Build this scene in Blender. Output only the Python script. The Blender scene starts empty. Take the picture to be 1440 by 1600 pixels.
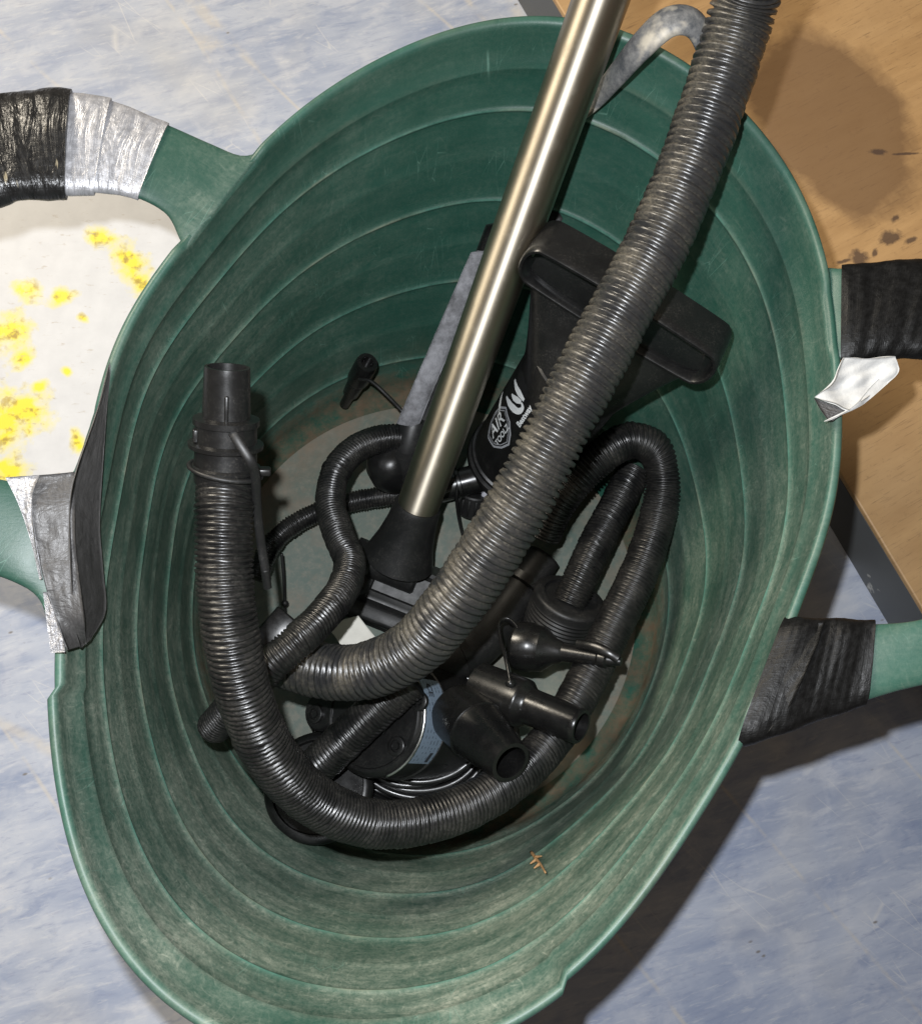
import bpy, bmesh, math, random
import numpy as np
from mathutils import Vector, Matrix
random.seed(7); rng = np.random.default_rng(7)
S = bpy.context.scene; COL = S.collection

# ------------------------------------------------------------------ camera
F, CX, CY = 1500.0, 720.0, 800.0          # focal length and centre for a 1440 x 1600 frame
CAMZ, H = 0.80, 0.30                       # camera height, tub height (metres)
dn = np.array([-57, -340, -1500.0]); dn /= np.linalg.norm(dn)
Zw = -dn; Yw = np.array([0, 1, 0.0]) - Zw*Zw[1]; Yw /= np.linalg.norm(Yw); Xw = np.cross(Yw, Zw)
ROT = np.array([Xw, Yw, Zw])
def ray(px, py): return ROT @ np.array([px-CX, -(py-CY), -F])
_r = ray(670, 945); CAM = np.array([-_r[0]*CAMZ/-_r[2], -_r[1]*CAMZ/-_r[2], CAMZ])
def at(px, py, z):
    r = ray(px, py); return CAM + r*((z-CAMZ)/r[2])
cd = bpy.data.cameras.new('camera'); cam = bpy.data.objects.new('camera', cd); COL.objects.link(cam)
cd.sensor_fit = 'HORIZONTAL'; cd.sensor_width = 36; cd.lens = 36*F/1440; cd.clip_start = 0.01; cd.clip_end = 50
mw = Matrix.Identity(4)
for i in range(3):
    for j in range(3): mw[i][j] = ROT[i, j]
    mw[i][3] = CAM[i]
cam.matrix_world = mw; S.camera = cam
# ------------------------------------------------------------------ light: indoors, phone flash + warm room lamp
W = bpy.data.worlds.new('World'); S.world = W; W.use_nodes = True
bg = W.node_tree.nodes['Background']; bg.inputs[0].default_value = (1.0, 0.80, 0.62, 1); bg.inputs[1].default_value = 0.115
ld = bpy.data.lights.new('phone_flash', 'POINT'); ld.energy = 21; ld.color = (0.93, 0.96, 1.0); ld.shadow_soft_size = 0.006
lo = bpy.data.objects.new('phone_flash', ld); COL.objects.link(lo); lo.location = CAM + np.array([-0.026, 0.044, 0.0])
ad = bpy.data.lights.new('room_lamp', 'AREA'); ad.shape = 'RECTANGLE'; ad.size = 0.8; ad.size_y = 0.8; ad.energy = 70; ad.color = (1.0, 0.90, 0.74)
ao = bpy.data.objects.new('room_lamp', ad); COL.objects.link(ao); ao.location = (-1.45, 1.45, 1.85)
ao.rotation_euler = (Vector((0, 0, 0.1))-Vector(ao.location)).to_track_quat('-Z', 'Y').to_euler()
S.view_settings.view_transform = 'Standard'; S.view_settings.look = 'None'; S.view_settings.exposure = 0; S.view_settings.gamma = 1

# ------------------------------------------------------------------ node helpers
class M:
    def __init__(s, name, rough=0.5, metal=0.0, spec=0.5):
        s.m = bpy.data.materials.new(name); s.m.use_nodes = True; s.nt = s.m.node_tree; s.b = s.nt.nodes['Principled BSDF']
        s.b.inputs['Roughness'].default_value = rough; s.b.inputs['Metallic'].default_value = metal
        s.b.inputs['Specular IOR Level'].default_value = spec
        s.co = s.nt.nodes.new('ShaderNodeTexCoord')
    def n(s, t, **k):
        x = s.nt.nodes.new('ShaderNode'+t)
        for a, v in k.items(): setattr(x, a, v)
        return x
    def put(s, sock, v):
        if isinstance(v, bpy.types.NodeSocket): s.nt.links.new(v, sock)
        elif isinstance(v, tuple) and len(v) == 3 and sock.type == 'RGBA': sock.default_value = (*v, 1)
        else: sock.default_value = v
    def obj(s): return s.co.outputs['Object']
    def uv(s): return s.co.outputs['UV']
    def map(s, vec, loc=(0,0,0), rot=(0,0,0), sc=(1,1,1)):
        x = s.n('Mapping'); s.put(x.inputs[0], vec); x.inputs[1].default_value = loc; x.inputs[2].default_value = rot; x.inputs[3].default_value = sc
        return x.outputs[0]
    def noise(s, vec, scale, detail=4, rough=0.55, dist=0.0, out='Fac'):
        x = s.n('TexNoise'); s.put(x.inputs['Vector'], vec); x.inputs['Scale'].default_value = scale
        x.inputs['Detail'].default_value = detail; x.inputs['Roughness'].default_value = rough; x.inputs['Distortion'].default_value = dist
        return x.outputs[out]
    def vor(s, vec, scale, feature='F1'):
        x = s.n('TexVoronoi', feature=feature); s.put(x.inputs['Vector'], vec); x.inputs['Scale'].default_value = scale
        return x.outputs['Distance']
    def math(s, op, a, b=0.0, clamp=False):
        x = s.n('Math', operation=op, use_clamp=clamp); s.put(x.inputs[0], a); s.put(x.inputs[1], b); return x.outputs[0]
    def rng(s, v, a, b, c=0.0, d=1.0):
        x = s.n('MapRange', clamp=True); s.put(x.inputs[0], v); x.inputs[1].default_value = a; x.inputs[2].default_value = b
        x.inputs[3].default_value = c; x.inputs[4].default_value = d; return x.outputs[0]
    def mix(s, f, a, b):
        x = s.n('Mix', data_type='RGBA'); s.put(x.inputs[0], f); s.put(x.inputs[6], a); s.put(x.inputs[7], b); return x.outputs[2]
    def attr(s, name): return s.n('Attribute', attribute_name=name).outputs['Fac']
    def sep(s, v):
        x = s.n('SeparateXYZ'); s.put(x.inputs[0], v); return x.outputs
    def col(s, v): s.put(s.b.inputs['Base Color'], v); return s
    def rough(s, v): s.put(s.b.inputs['Roughness'], v); return s
    def bump(s, h, strength=0.3, dist=0.001, prev=None):
        x = s.n('Bump'); s.put(x.inputs['Height'], h); x.inputs['Strength'].default_value = strength; x.inputs['Distance'].default_value = dist
        if prev is not None: s.put(x.inputs['Normal'], prev)
        s.put(s.b.inputs['Normal'], x.outputs[0]); return x.outputs[0]
    def spots(s, vec, lst, wob=0.35, wscale=60, soft=0.35):
        """mask of irregular patches: list of (x, y, rx, ry, rot) in metres"""
        nz = s.noise(vec, wscale, 4, 0.6); tot = None
        for (x, y, rx, ry, ro) in lst:
            v = s.map(vec, sc=(1,1,0)); t = s.n('Mapping', vector_type='TEXTURE'); s.put(t.inputs[0], v)
            t.inputs[1].default_value = (x, y, 0); t.inputs[2].default_value = (0, 0, ro); t.inputs[3].default_value = (rx, ry, 1)
            l = s.n('VectorMath', operation='LENGTH'); s.put(l.inputs[0], t.outputs[0])
            d = s.math('ADD', l.outputs['Value'], s.math('MULTIPLY', s.math('SUBTRACT', nz, 0.5), wob*4))
            k = s.rng(d, 1.0, 1.0-soft)
            tot = k if tot is None else s.math('MAXIMUM', tot, k)
        return tot

# ------------------------------------------------------------------ materials
def mk_green():
    a = M('green_plastic', 0.42)
    uv = a.uv()
    o = a.obj(); big = a.noise(o, 11, 4, 0.6); streak = a.noise(a.map(uv, sc=(20, 75, 1)), 1.0, 6, 0.72, 0.5)
    speck = a.noise(o, 330, 6, 0.8); mid = a.noise(o, 70, 5, 0.7)
    wuv = a.n('VectorMath', operation='ADD'); a.put(wuv.inputs[0], uv); wn = a.n('VectorMath', operation='SCALE'); a.put(wn.inputs[0], a.noise(o, 26, 2, 0.5, 0, 'Color')); wn.inputs['Scale'].default_value = 0.03; a.put(wuv.inputs[1], wn.outputs[0])
    fib = a.noise(a.map(wuv.outputs[0], rot=(0, 0, 0.7), sc=(520, 70, 1)), 1.0, 3, 0.7); fib2 = a.noise(a.map(wuv.outputs[0], rot=(0, 0, -0.5), sc=(110, 620, 1)), 1.0, 3, 0.7)
    fine = a.noise(a.map(wuv.outputs[0], sc=(10, 420, 1)), 1.0, 4, 0.7)
    cl = a.math('MULTIPLY', a.rng(streak, 0.28, 0.66, 0.25, 1.0), a.rng(big, 0.22, 0.62, 0.2, 1.0))
    cl = a.math('MULTIPLY', cl, a.rng(mid, 0.30, 0.70, 0.55, 1.0))
    tx = a.math('ADD', a.math('MULTIPLY', a.rng(speck, 0.38, 0.66), 0.55), a.math('MULTIPLY', a.rng(fine, 0.42, 0.66), 0.14))
    tx = a.math('ADD', a.math('ADD', tx, 0.27), a.math('MULTIPLY', a.math('ADD', a.rng(fib, 0.60, 0.72), a.rng(fib2, 0.60, 0.72)), 0.55), True)
    d = a.math('MULTIPLY', a.math('MULTIPLY', cl, tx), a.attr('dirt_and_light'), True)
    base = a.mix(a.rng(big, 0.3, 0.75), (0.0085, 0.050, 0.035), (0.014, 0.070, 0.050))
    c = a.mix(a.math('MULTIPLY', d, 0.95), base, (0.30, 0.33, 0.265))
    # hair scratches
    vv = a.vor(a.map(uv, rot=(0,0,0.3), sc=(60, 9, 1)), 3.0, 'DISTANCE_TO_EDGE')
    sc = a.math('MULTIPLY', a.rng(vv, 0.012, 0.0), a.rng(a.noise(uv, 30, 2), 0.52, 0.66))
    c = a.mix(a.math('MULTIPLY', sc, 0.5), c, (0.16, 0.30, 0.24))
    # soil near the base junction
    soil = a.math('MULTIPLY', a.attr('soil'), a.rng(a.noise(o, 36, 6, 0.75), 0.38, 0.62))
    c = a.mix(a.math('MULTIPLY', soil, 0.92), c, a.mix(a.noise(o, 120, 4), (0.07, 0.048, 0.03), (0.15, 0.11, 0.075)))
    # worn ridges
    w = a.math('MULTIPLY', a.attr('wear'), a.rng(a.noise(uv, 55, 4, 0.7), 0.28, 0.64, 0.12, 0.75))
    c = a.mix(w, c, a.mix(a.rng(a.noise(uv, 20, 2), 0.45, 0.65), (0.105, 0.24, 0.19), (0.26, 0.28, 0.21)))
    a.col(c); a.rough(a.math('ADD', a.math('ADD', 0.40, a.math('MULTIPLY', d, 0.3)), a.math('MULTIPLY', a.attr('soil'), 0.5), True))
    a.put(a.b.inputs['Specular IOR Level'], a.rng(a.attr('soil'), 0.0, 0.8, 0.45, 0.05))
    h = a.math('ADD', a.math('MULTIPLY', speck, 0.5), a.math('MULTIPLY', streak, 0.6))
    a.bump(h, 0.25, 0.0008); return a.m
def mk_floorgreen():
    a = M('worn_tub_base', 0.6); o = a.obj()
    n1 = a.noise(o, 14, 5, 0.65); n2 = a.noise(o, 160, 5, 0.7)
    c = a.mix(a.rng(n1, 0.35, 0.65), (0.060, 0.098, 0.080), (0.105, 0.122, 0.098))
    c = a.mix(a.math('MULTIPLY', a.rng(n2, 0.45, 0.7), 0.6), c, (0.19, 0.175, 0.135))
    c = a.mix(a.math('MULTIPLY', a.attr('soil'), a.rng(a.noise(o, 30, 5, 0.7), 0.3, 0.6)), c, (0.15, 0.10, 0.06))
    c = a.mix(a.math('MULTIPLY', a.rng(a.noise(o, 22, 5, 0.7), 0.52, 0.66), 0.5), c, (0.15, 0.11, 0.075))
    a.col(c); a.bump(n2, 0.2, 0.0008); return a.m
def mk_black(name, base=0.012, rough=0.38, dust=0.25, tint=(1, 1, 1)):
    a = M(name, rough); o = a.obj()
    n = a.noise(o, 60, 5, 0.7); f = a.noise(o, 900, 3, 0.7)
    k = a.math('MULTIPLY', a.math('MULTIPLY', a.rng(n, 0.42, 0.75), a.rng(f, 0.5, 0.75)), dust)
    a.col(a.mix(k, tuple(base*t for t in tint), (0.22, 0.20, 0.17)))
    a.rough(a.rng(n, 0.3, 0.7, rough-0.08, rough+0.12)); a.bump(f, 0.06, 0.0004); return a.m
def mk_hose(name, base, rough, dust, dustcol, sheen=0.5):
    a = M(name, rough, 0, sheen); o = a.obj()
    n = a.noise(o, 45, 5, 0.7); f = a.noise(o, 600, 4, 0.75); g = a.attr('groove')
    k = a.math('MULTIPLY', a.rng(n, 0.40, 0.68), a.rng(f, 0.38, 0.62))
    k = a.math('MULTIPLY', a.math('MULTIPLY', k, a.rng(g, 0, 1, 0.35, 1.0)), dust)
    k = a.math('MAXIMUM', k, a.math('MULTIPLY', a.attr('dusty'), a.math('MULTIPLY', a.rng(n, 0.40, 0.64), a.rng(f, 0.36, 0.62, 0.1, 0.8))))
    c = a.mix(k, (base, base, base*1.02), dustcol)
    a.col(c); a.rough(a.rng(n, 0.3, 0.7, rough-0.06, rough+0.10)); a.bump(f, 0.15, 0.0005); return a.m
def mk_metal():
    a = M('champagne_metal', 0.27, 1.0); o = a.uv(); a.b.inputs['Anisotropic'].default_value = 0.9; a.b.inputs['Anisotropic Rotation'].default_value = 0.25
    tg = a.n('Tangent', direction_type='UV_MAP'); a.put(a.b.inputs['Tangent'], tg.outputs[0])
    st = a.noise(a.map(o, sc=(900, 4, 1)), 1.0, 3, 0.6); n = a.noise(o, 30, 4)
    a.col(a.mix(a.rng(n, 0.3, 0.7), (0.50, 0.45, 0.365), (0.57, 0.515, 0.42)))
    sm = a.noise(o, 55, 5, 0.7); a.rough(a.math('ADD', a.rng(st, 0.3, 0.7, 0.48, 0.56), a.rng(sm, 0.52, 0.72, 0.0, 0.14))); a.bump(st, 0.02, 0.0003); return a.m
def mk_tape(name, col, metal, rough, wr=0.6, fleck=None, ws=(95, 24), spec=0.5):
    a = M(name, rough, metal, spec); uv = a.uv()
    weave = a.math('MAXIMUM', a.rng(a.math('SINE', a.math('MULTIPLY', a.sep(uv)[0], 2600.0)), 0.6, 1.0), a.rng(a.math('SINE', a.math('MULTIPLY', a.sep(uv)[1], 2600.0)), 0.6, 1.0))
    wrn = a.noise(a.map(uv, rot=(0,0,0.35), sc=(*ws, 1)), 1.0, 5, 0.6, 0.6); fold = a.noise(uv, 36, 2, 0.5)
    n = a.noise(uv, 240, 4, 0.7)
    c = a.mix(a.rng(n, 0.4, 0.75), col, tuple(min(1, x*1.5+0.003) for x in col))
    if fleck: c = a.mix(a.math('MULTIPLY', a.rng(a.noise(a.map(uv, rot=(0,0,0.5), sc=(260, 60, 1)), 1, 2, 0.6), 0.68, 0.74), 0.75), c, fleck)
    a.col(c); a.rough(a.rng(n, 0.3, 0.7, rough-0.06, rough+0.12))
    p = a.bump(weave, 0.10, 0.0004); p = a.bump(wrn, wr, 0.004, p); a.bump(fold, wr*0.7, 0.006, p); return a.m
def mk_plain(name, col, rough=0.6, var=0.25, scale=80, bump=0.2, metal=0.0):
    a = M(name, rough, metal); o = a.obj(); n = a.noise(o, scale, 5, 0.7)
    a.col(a.mix(a.rng(n, 0.3, 0.7), tuple(x*(1-var) for x in col), tuple(min(1, x*(1+var)) for x in col))); a.bump(n, bump, 0.001); return a.m
def mk_floor():
    a = M('blue_grey_floor', 0.48, 0, 0.35); o = a.obj()
    r = a.map(o, rot=(0, 0, -0.28))
    s1 = a.noise(a.map(r, sc=(7, 26, 1)), 1.0, 5, 0.6, 0.5); s2 = a.noise(a.map(r, sc=(22, 75, 1)), 1.0, 5, 0.65, 0.6); b = a.noise(o, 5, 3, 0.55, 0.3); b2 = a.noise(o, 26, 4, 0.6, 0.4); f = a.noise(o, 420, 3, 0.7)
    s3 = a.noise(a.map(r, sc=(45, 260, 1)), 1.0, 5, 0.7, 0.3)
    c = a.mix(a.rng(s1, 0.34, 0.62), (0.25, 0.295, 0.41), (0.41, 0.445, 0.525))
    c = a.mix(a.math('MULTIPLY', a.rng(b2, 0.50, 0.66), 0.45), c, (0.53, 0.545, 0.59))
    c = a.mix(a.math('MULTIPLY', a.rng(s2, 0.46, 0.32), 0.5), c, (0.185, 0.23, 0.36))
    c = a.mix(a.math('MULTIPLY', a.rng(s2, 0.55, 0.68), 0.45), c, (0.56, 0.57, 0.60))
    c = a.mix(a.math('MULTIPLY', a.rng(s3, 0.56, 0.66), 0.35), c, (0.58, 0.59, 0.60)); c = a.mix(a.math('MULTIPLY', a.rng(s3, 0.42, 0.34), 0.35), c, (0.20, 0.225, 0.34))
    c = a.mix(a.math('MULTIPLY', a.rng(b, 0.52, 0.70), 0.4), c, (0.52, 0.50, 0.45))
    c = a.mix(a.math('MULTIPLY', a.rng(f, 0.64, 0.72), 0.35), c, (0.30, 0.27, 0.24))
    v = a.vor(a.map(a.map(o, rot=(0, 0, 0.88)), loc=(0.13, 0.02, 0), sc=(0.7, 6, 1)), 1.3, 'DISTANCE_TO_EDGE')
    k = a.math('MULTIPLY', a.rng(v, 0.014, 0.003), a.rng(a.noise(o, 24, 4, 0.7), 0.40, 0.56))
    c = a.mix(a.math('MULTIPLY', k, 0.42), c, (0.58, 0.52, 0.42))
    v2 = a.vor(a.map(a.map(o, rot=(0, 0, 0.75)), sc=(8, 40, 1)), 1.5, 'DISTANCE_TO_EDGE')
    k2 = a.math('MULTIPLY', a.rng(v2, 0.02, 0.0), a.rng(a.noise(o, 15, 2), 0.56, 0.64)); c = a.mix(a.math('MULTIPLY', k2, 0.4), c, (0.66, 0.64, 0.6))
    sp = a.math('MULTIPLY', a.rng(a.vor(a.map(r, sc=(30, 60, 1)), 1.0), 0.08, 0.03), a.rng(a.noise(o, 33, 1), 0.56, 0.60)); c = a.mix(a.math('MULTIPLY', sp, 0.8), c, (0.16, 0.14, 0.12))
    a.col(c); a.rough(a.rng(s2, 0.3, 0.7, 0.42, 0.58)); a.bump(s2, 0.08, 0.001); return a.m

GREEN, BASEG = mk_green(), mk_floorgreen()
BLACK = mk_black('black_plastic', 0.0075, 0.33, 0.22); GLOSSY = mk_black('glossy_black_plastic', 0.006, 0.28, 0.12)
MATTE = mk_black('matte_black_plastic', 0.009, 0.46, 0.28); CABLE = mk_black('black_cable_rubber', 0.007, 0.30, 0.1)
HOSE = mk_hose('black_hose', 0.0066, 0.31, 0.4, (0.20, 0.185, 0.16))
HOSEG = mk_hose('dusty_grey_hose', 0.021, 0.31, 0.7, (0.15, 0.132, 0.10))
METAL = mk_metal()
TAPEK = mk_tape('black_tape', (0.010, 0.010, 0.010), 0.0, 0.28, 0.9, (0.35, 0.30, 0.2)); TAPEF = mk_tape('smooth_black_tape', (0.004, 0.004, 0.004), 0.0, 0.42, 0.30, None, (55, 48), 0.16); TAPES = mk_tape('silver_tape', (0.36, 0.36, 0.375), 0.45, 0.38, 0.7)
TAPED = mk_tape('darkened_tape', (0.055, 0.053, 0.052), 0.1, 0.42, 0.35)  # silver tape darkened in its colour for dark reflections; also the black tape back
WHITE = mk_plain('white_tape', (0.50, 0.50, 0.49), 0.6, 0.14, 90, 0.6); PAPER = mk_plain('paper', (0.62, 0.60, 0.54), 0.8, 0.08, 60, 0.3)
PRINT = mk_plain('white_print', (0.70, 0.72, 0.72), 0.5, 0.12, 400, 0.05); GPRINT = mk_plain('grey_print', (0.33, 0.34, 0.36), 0.5, 0.1, 400, 0.05)
INK = mk_plain('dark_ink', (0.03, 0.035, 0.045), 0.5, 0.1, 300, 0.0)
STEEL = mk_plain('bright_steel', (0.6, 0.6, 0.58), 0.28, 0.1, 200, 0.1, 1.0)
STRAW = mk_plain('straw', (0.34, 0.20, 0.09), 0.7, 0.3, 200, 0.2)
def mk_felt():
    a = M('grey_felt', 0.9); o = a.obj(); n = a.noise(o, 50, 5, 0.7); f = a.noise(o, 700, 4, 0.8)
    a.col(a.mix(a.rng(n, 0.36, 0.62), (0.10, 0.10, 0.105), (0.29, 0.29, 0.31))); a.bump(f, 0.6, 0.0015); return a.m
FELT = mk_felt()
def mk_hook():
    a = M('dirty_grey_plastic', 0.5); o = a.obj(); n = a.noise(o, 110, 6, 0.75, 0.2)
    c = a.mix(a.rng(n, 0.36, 0.66), (0.07, 0.074, 0.08), (0.24, 0.235, 0.225)); c = a.mix(a.math('MULTIPLY', a.rng(a.noise(o, 40, 4), 0.55, 0.65), 0.8), c, (0.5, 0.45, 0.36)); a.col(c); a.bump(n, 0.3, 0.001); return a.m
HOOK = mk_hook()

# ------------------------------------------------------------------ object helpers
ORG = {}
def thing(name, label, cat, loc, group=None):
    o = bpy.data.objects.new(name, None); COL.objects.link(o); o.location = tuple(loc); o.empty_display_size = 0.02
    ORG[o.name] = np.array(loc, float); o['label'] = label; o['category'] = cat
    if group: o['group'] = group
    return o
def mesh_obj(name, V, Fc, mat, parent=None, smooth=True, attrs=None, uv=None, origin=None, mats=None, fm=None):
    V = np.asarray(V, float)
    org = ORG[parent.name] if parent is not None else np.array(origin if origin is not None else (0, 0, 0), float)
    me = bpy.data.meshes.new(name); me.from_pydata((V-org).tolist(), [], [list(map(int, f)) for f in Fc]); me.update()
    for mt in (mats or [mat]): me.materials.append(mt)
    if fm is not None: me.polygons.foreach_set('material_index', list(fm))
    if attrs:
        for k, v in attrs.items():
            A = me.attributes.new(k, 'FLOAT', 'POINT'); A.data.foreach_set('value', np.asarray(v, float).tolist())
    if uv is not None:
        L = me.uv_layers.new(name='UVMap'); uv = np.asarray(uv, float)
        idx = np.zeros(len(me.loops), int); me.loops.foreach_get('vertex_index', idx); L.data.foreach_set('uv', uv[idx].ravel().tolist())
    if smooth: me.polygons.foreach_set('use_smooth', [True]*len(me.polygons))
    o = bpy.data.objects.new(name, me); COL.objects.link(o)
    if parent is not None: o.parent = parent; ORG[o.name] = org
    else: o.location = tuple(org); ORG[o.name] = org
    return o
def tag(o, label, cat, group=None):
    o['label'] = label; o['category'] = cat
    if group: o['group'] = group
    return o
def sharp(o, ang=35):
    for e in (o.data,): e.set_sharp_from_angle(angle=math.radians(ang))
    return o
def spline(P, n=400, closed=False):
    """Catmull-Rom resampled to even arc length"""
    P = np.asarray(P, float); out = []
    if closed: Q = np.vstack([P[-1], P, P[:2]]); m = len(P)
    else: Q = np.vstack([2*P[0]-P[1], P, 2*P[-1]-P[-2]]); m = len(P)-1
    for i in range(m):
        a, b, c, d = Q[i:i+4]; t = np.linspace(0, 1, 60, endpoint=False)[:, None]
        out.append(0.5*((2*b)+(-a+c)*t+(2*a-5*b+4*c-d)*t*t+(-a+3*b-3*c+d)*t**3))
    out = np.vstack(out+[P[:1] if closed else P[-1:]])
    s = np.r_[0, np.cumsum(np.linalg.norm(np.diff(out, axis=0), axis=1))]
    u = np.linspace(0, s[-1], n); return np.stack([np.interp(u, s, out[:, k]) for k in range(out.shape[1])], 1), s[-1]
def frames(C):
    T = np.gradient(C, axis=0); T /= np.linalg.norm(T, axis=1)[:, None]
    a = np.array([0, 0, 1.0]) if abs(T[0, 2]) < 0.9 else np.array([1.0, 0, 0])
    Nn = np.zeros_like(C); n = a - T[0]*(a@T[0]); n /= np.linalg.norm(n)
    for i in range(len(C)):
        n = n - T[i]*(n@T[i]); n /= np.linalg.norm(n); Nn[i] = n
    return T, Nn, np.cross(T, Nn)
def grid_faces(n, m, wrap=True):
    f = []
    for i in range(n-1):
        for j in range(m if wrap else m-1):
            k = (j+1) % m; f.append((i*m+j, i*m+k, (i+1)*m+k, (i+1)*m+j))
    return f
def sweep(C, R, sides=16, flat=None, caps=True, wob=None):
    C = np.asarray(C); n = len(C); T, N, B = frames(C); R = np.broadcast_to(np.asarray(R, float), (n,)); th = np.linspace(0, 2*np.pi, sides, endpoint=False)
    fa, fb = flat or (1, 1)
    V = C[:, None] + R[:, None, None]*(fa*np.cos(th)[None, :, None]*N[:, None]+fb*np.sin(th)[None, :, None]*B[:, None]); V = V.reshape(-1, 3)
    Fc = grid_faces(n, sides)
    if caps: Fc.append(tuple(range(sides))[::-1]); Fc.append(tuple(range((n-1)*sides, n*sides)))
    seg = np.r_[0, np.cumsum(np.linalg.norm(np.diff(C, axis=0), axis=1))]
    uv = np.stack([np.repeat(th*R.mean(), n).reshape(sides, n).T.ravel(), np.repeat(seg, sides)], 1)
    return V, Fc, uv
def lathe(p0, p1, prof, sides=32, caps=(True, True), twist=0.0):
    """prof: list of (fraction along p0->p1, radius)"""
    p0, p1 = np.array(p0, float), np.array(p1, float); ax = p1-p0; L = np.linalg.norm(ax); ax /= L
    a = np.array([0, 0, 1.0]) if abs(ax[2]) < 0.95 else np.array([1.0, 0, 0]); n = a-ax*(a@ax); n /= np.linalg.norm(n); b = np.cross(ax, n)
    th = np.linspace(0, 2*np.pi, sides, endpoint=False)+twist; V = []
    for h, r in prof: V.append(p0+ax*h*L+r*(np.cos(th)[:, None]*n+np.sin(th)[:, None]*b))
    Fc = grid_faces(len(prof), sides)
    if caps[0]: Fc.append(tuple(range(sides))[::-1])
    if caps[1]: Fc.append(tuple(range((len(prof)-1)*sides, len(prof)*sides)))
    return np.vstack(V), Fc
def rbox(c, ax, size, bev=0.002, seg=2):
    """rounded box: centre, 3 axes (rows), size -> V, F"""
    bm = bmesh.new(); bmesh.ops.create_cube(bm, size=1); bmesh.ops.scale(bm, vec=size, verts=bm.verts)
    bmesh.ops.bevel(bm, geom=bm.edges[:], offset=bev, segments=seg, affect='EDGES', profile=0.5)
    V = np.array([v.co[:] for v in bm.verts]); Fc = [tuple(v.index for v in f.verts) for f in bm.faces]; bm.free()
    return V @ np.asarray(ax) + np.asarray(c), Fc
def axes(x, up=(0, 0, 1)):
    x = np.asarray(x, float); x = x/np.linalg.norm(x); z = np.asarray(up, float); z = z-x*(z@x); z /= np.linalg.norm(z); return np.array([x, np.cross(z, x), z])
def joinm(*ms):
    V, Fc, o = [], [], 0
    for v, f in ms: V.append(np.asarray(v)); Fc += [tuple(i+o for i in q) for q in f]; o += len(v)
    return np.vstack(V), Fc
def solid(V, Fc, n, m, th, nrm=None):
    """thicken an n x m sheet grid along its normals"""
    G = np.asarray(V).reshape(n, m, 3); du = np.gradient(G, axis=0); dv = np.gradient(G, axis=1); N = np.cross(du, dv); N /= np.linalg.norm(N, axis=2)[..., None]+1e-12
    if nrm is not None: N *= np.sign((N*np.asarray(nrm)).sum(2).mean())
    A = (G+N*th/2).reshape(-1, 3); B = (G-N*th/2).reshape(-1, 3); k = n*m; f = list(Fc)+[tuple(i+k for i in q[::-1]) for q in Fc]
    ring = [j for j in range(m)]+[i*m+m-1 for i in range(1, n)]+[(n-1)*m+j for j in range(m-2, -1, -1)]+[i*m for i in range(n-2, 0, -1)]
    for a, b in zip(ring, ring[1:]+ring[:1]): f.append((a, b, b+k, a+k))
    return np.vstack([A, B]), f
def hnoise(P, sc, seed=0):
    """cheap smooth value noise for small geometric irregularity"""
    r = np.random.default_rng(seed); K = r.normal(size=(9, 3))*sc; ph = r.uniform(0, 6.28, 9)
    return np.sin(np.asarray(P)@K.T+ph).mean(-1)*1.6

def hose(name, pts, radius, pitch, depth, mat, parent, sides=22, r_end=None, seed=0, dusty=None, helix=True, round_end=False):
    C3 = np.array([at(*p) for p in pts]); _, L = spline(C3); k = 6; n = int(L/pitch*k)+1; C, _ = spline(C3, n)
    s = np.linspace(0, L, n); ph = (s/pitch) % 1.0
    r0 = np.linspace(radius, r_end or radius, n)
    T, N, B = frames(C); th = np.linspace(0, 2*np.pi, sides, endpoint=False)
    phi = (s[:, None]/pitch + (th[None]/(2*np.pi) if helix else 0)) % 1.0
    g = np.clip((np.cos(2*np.pi*phi)-0.1)/0.9, 0, 1)**0.8                 # 1 = groove
    irr = 1+0.012*hnoise(C, 90, seed)[:, None]
    rr2 = np.random.default_rng(seed+100); ridx = np.floor(s[:, None]/pitch+(th[None]/(2*np.pi) if helix else 0)+0.5).astype(int)
    tab = rr2.normal(0, 0.00022, ridx.max()+2)
    oval = 1+0.030*np.cos(2*th)[None]*(0.5+hnoise(C, 35, seed+7))[:, None]
    R = r0[:, None]*irr*oval - depth*g*(1+0.25*hnoise(C, 220, seed+5))[:, None] + tab[ridx]*(1-g)
    if round_end:
        e = np.clip((s[-1]-s)/(radius*0.9), 0, 1)[:, None]; R = R*np.sqrt(np.clip(1-(1-e)**2, 0.02, 1))
    V = (C[:, None]+R[..., None]*(np.cos(th)[None, :, None]*N[:, None]+np.sin(th)[None, :, None]*B[:, None]))
    V = V.reshape(-1, 3); Fc = grid_faces(n, sides); Fc.append(tuple(range(sides))[::-1]); Fc.append(tuple(range((n-1)*sides, n*sides)))
    at_ = {'groove': g.ravel()}
    if dusty is not None:
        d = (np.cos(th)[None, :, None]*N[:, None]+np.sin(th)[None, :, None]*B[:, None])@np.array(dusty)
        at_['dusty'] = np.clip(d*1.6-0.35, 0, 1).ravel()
    return mesh_obj(name, V, Fc, mat, parent, attrs=at_), C, T
def cord(name, pts, r, mat, parent, flat=None, sides=10, n=80, px=True):
    C3 = np.array([at(*p) for p in pts]) if px else np.array(pts); C, _ = spline(C3, n); V, Fc, uv = sweep(C, r, sides, flat)
    return mesh_obj(name, V, Fc, mat, parent, uv=uv)

# ------------------------------------------------------------------ floor
g = 1.6; V = [(-g, -g, 0), (g, -g, 0), (g, g, 0), (-g, g, 0)]
fl = mesh_obj('floor', V, [(0, 1, 2, 3)], mk_floor(), None, smooth=False); fl['kind'] = 'structure'

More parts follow.
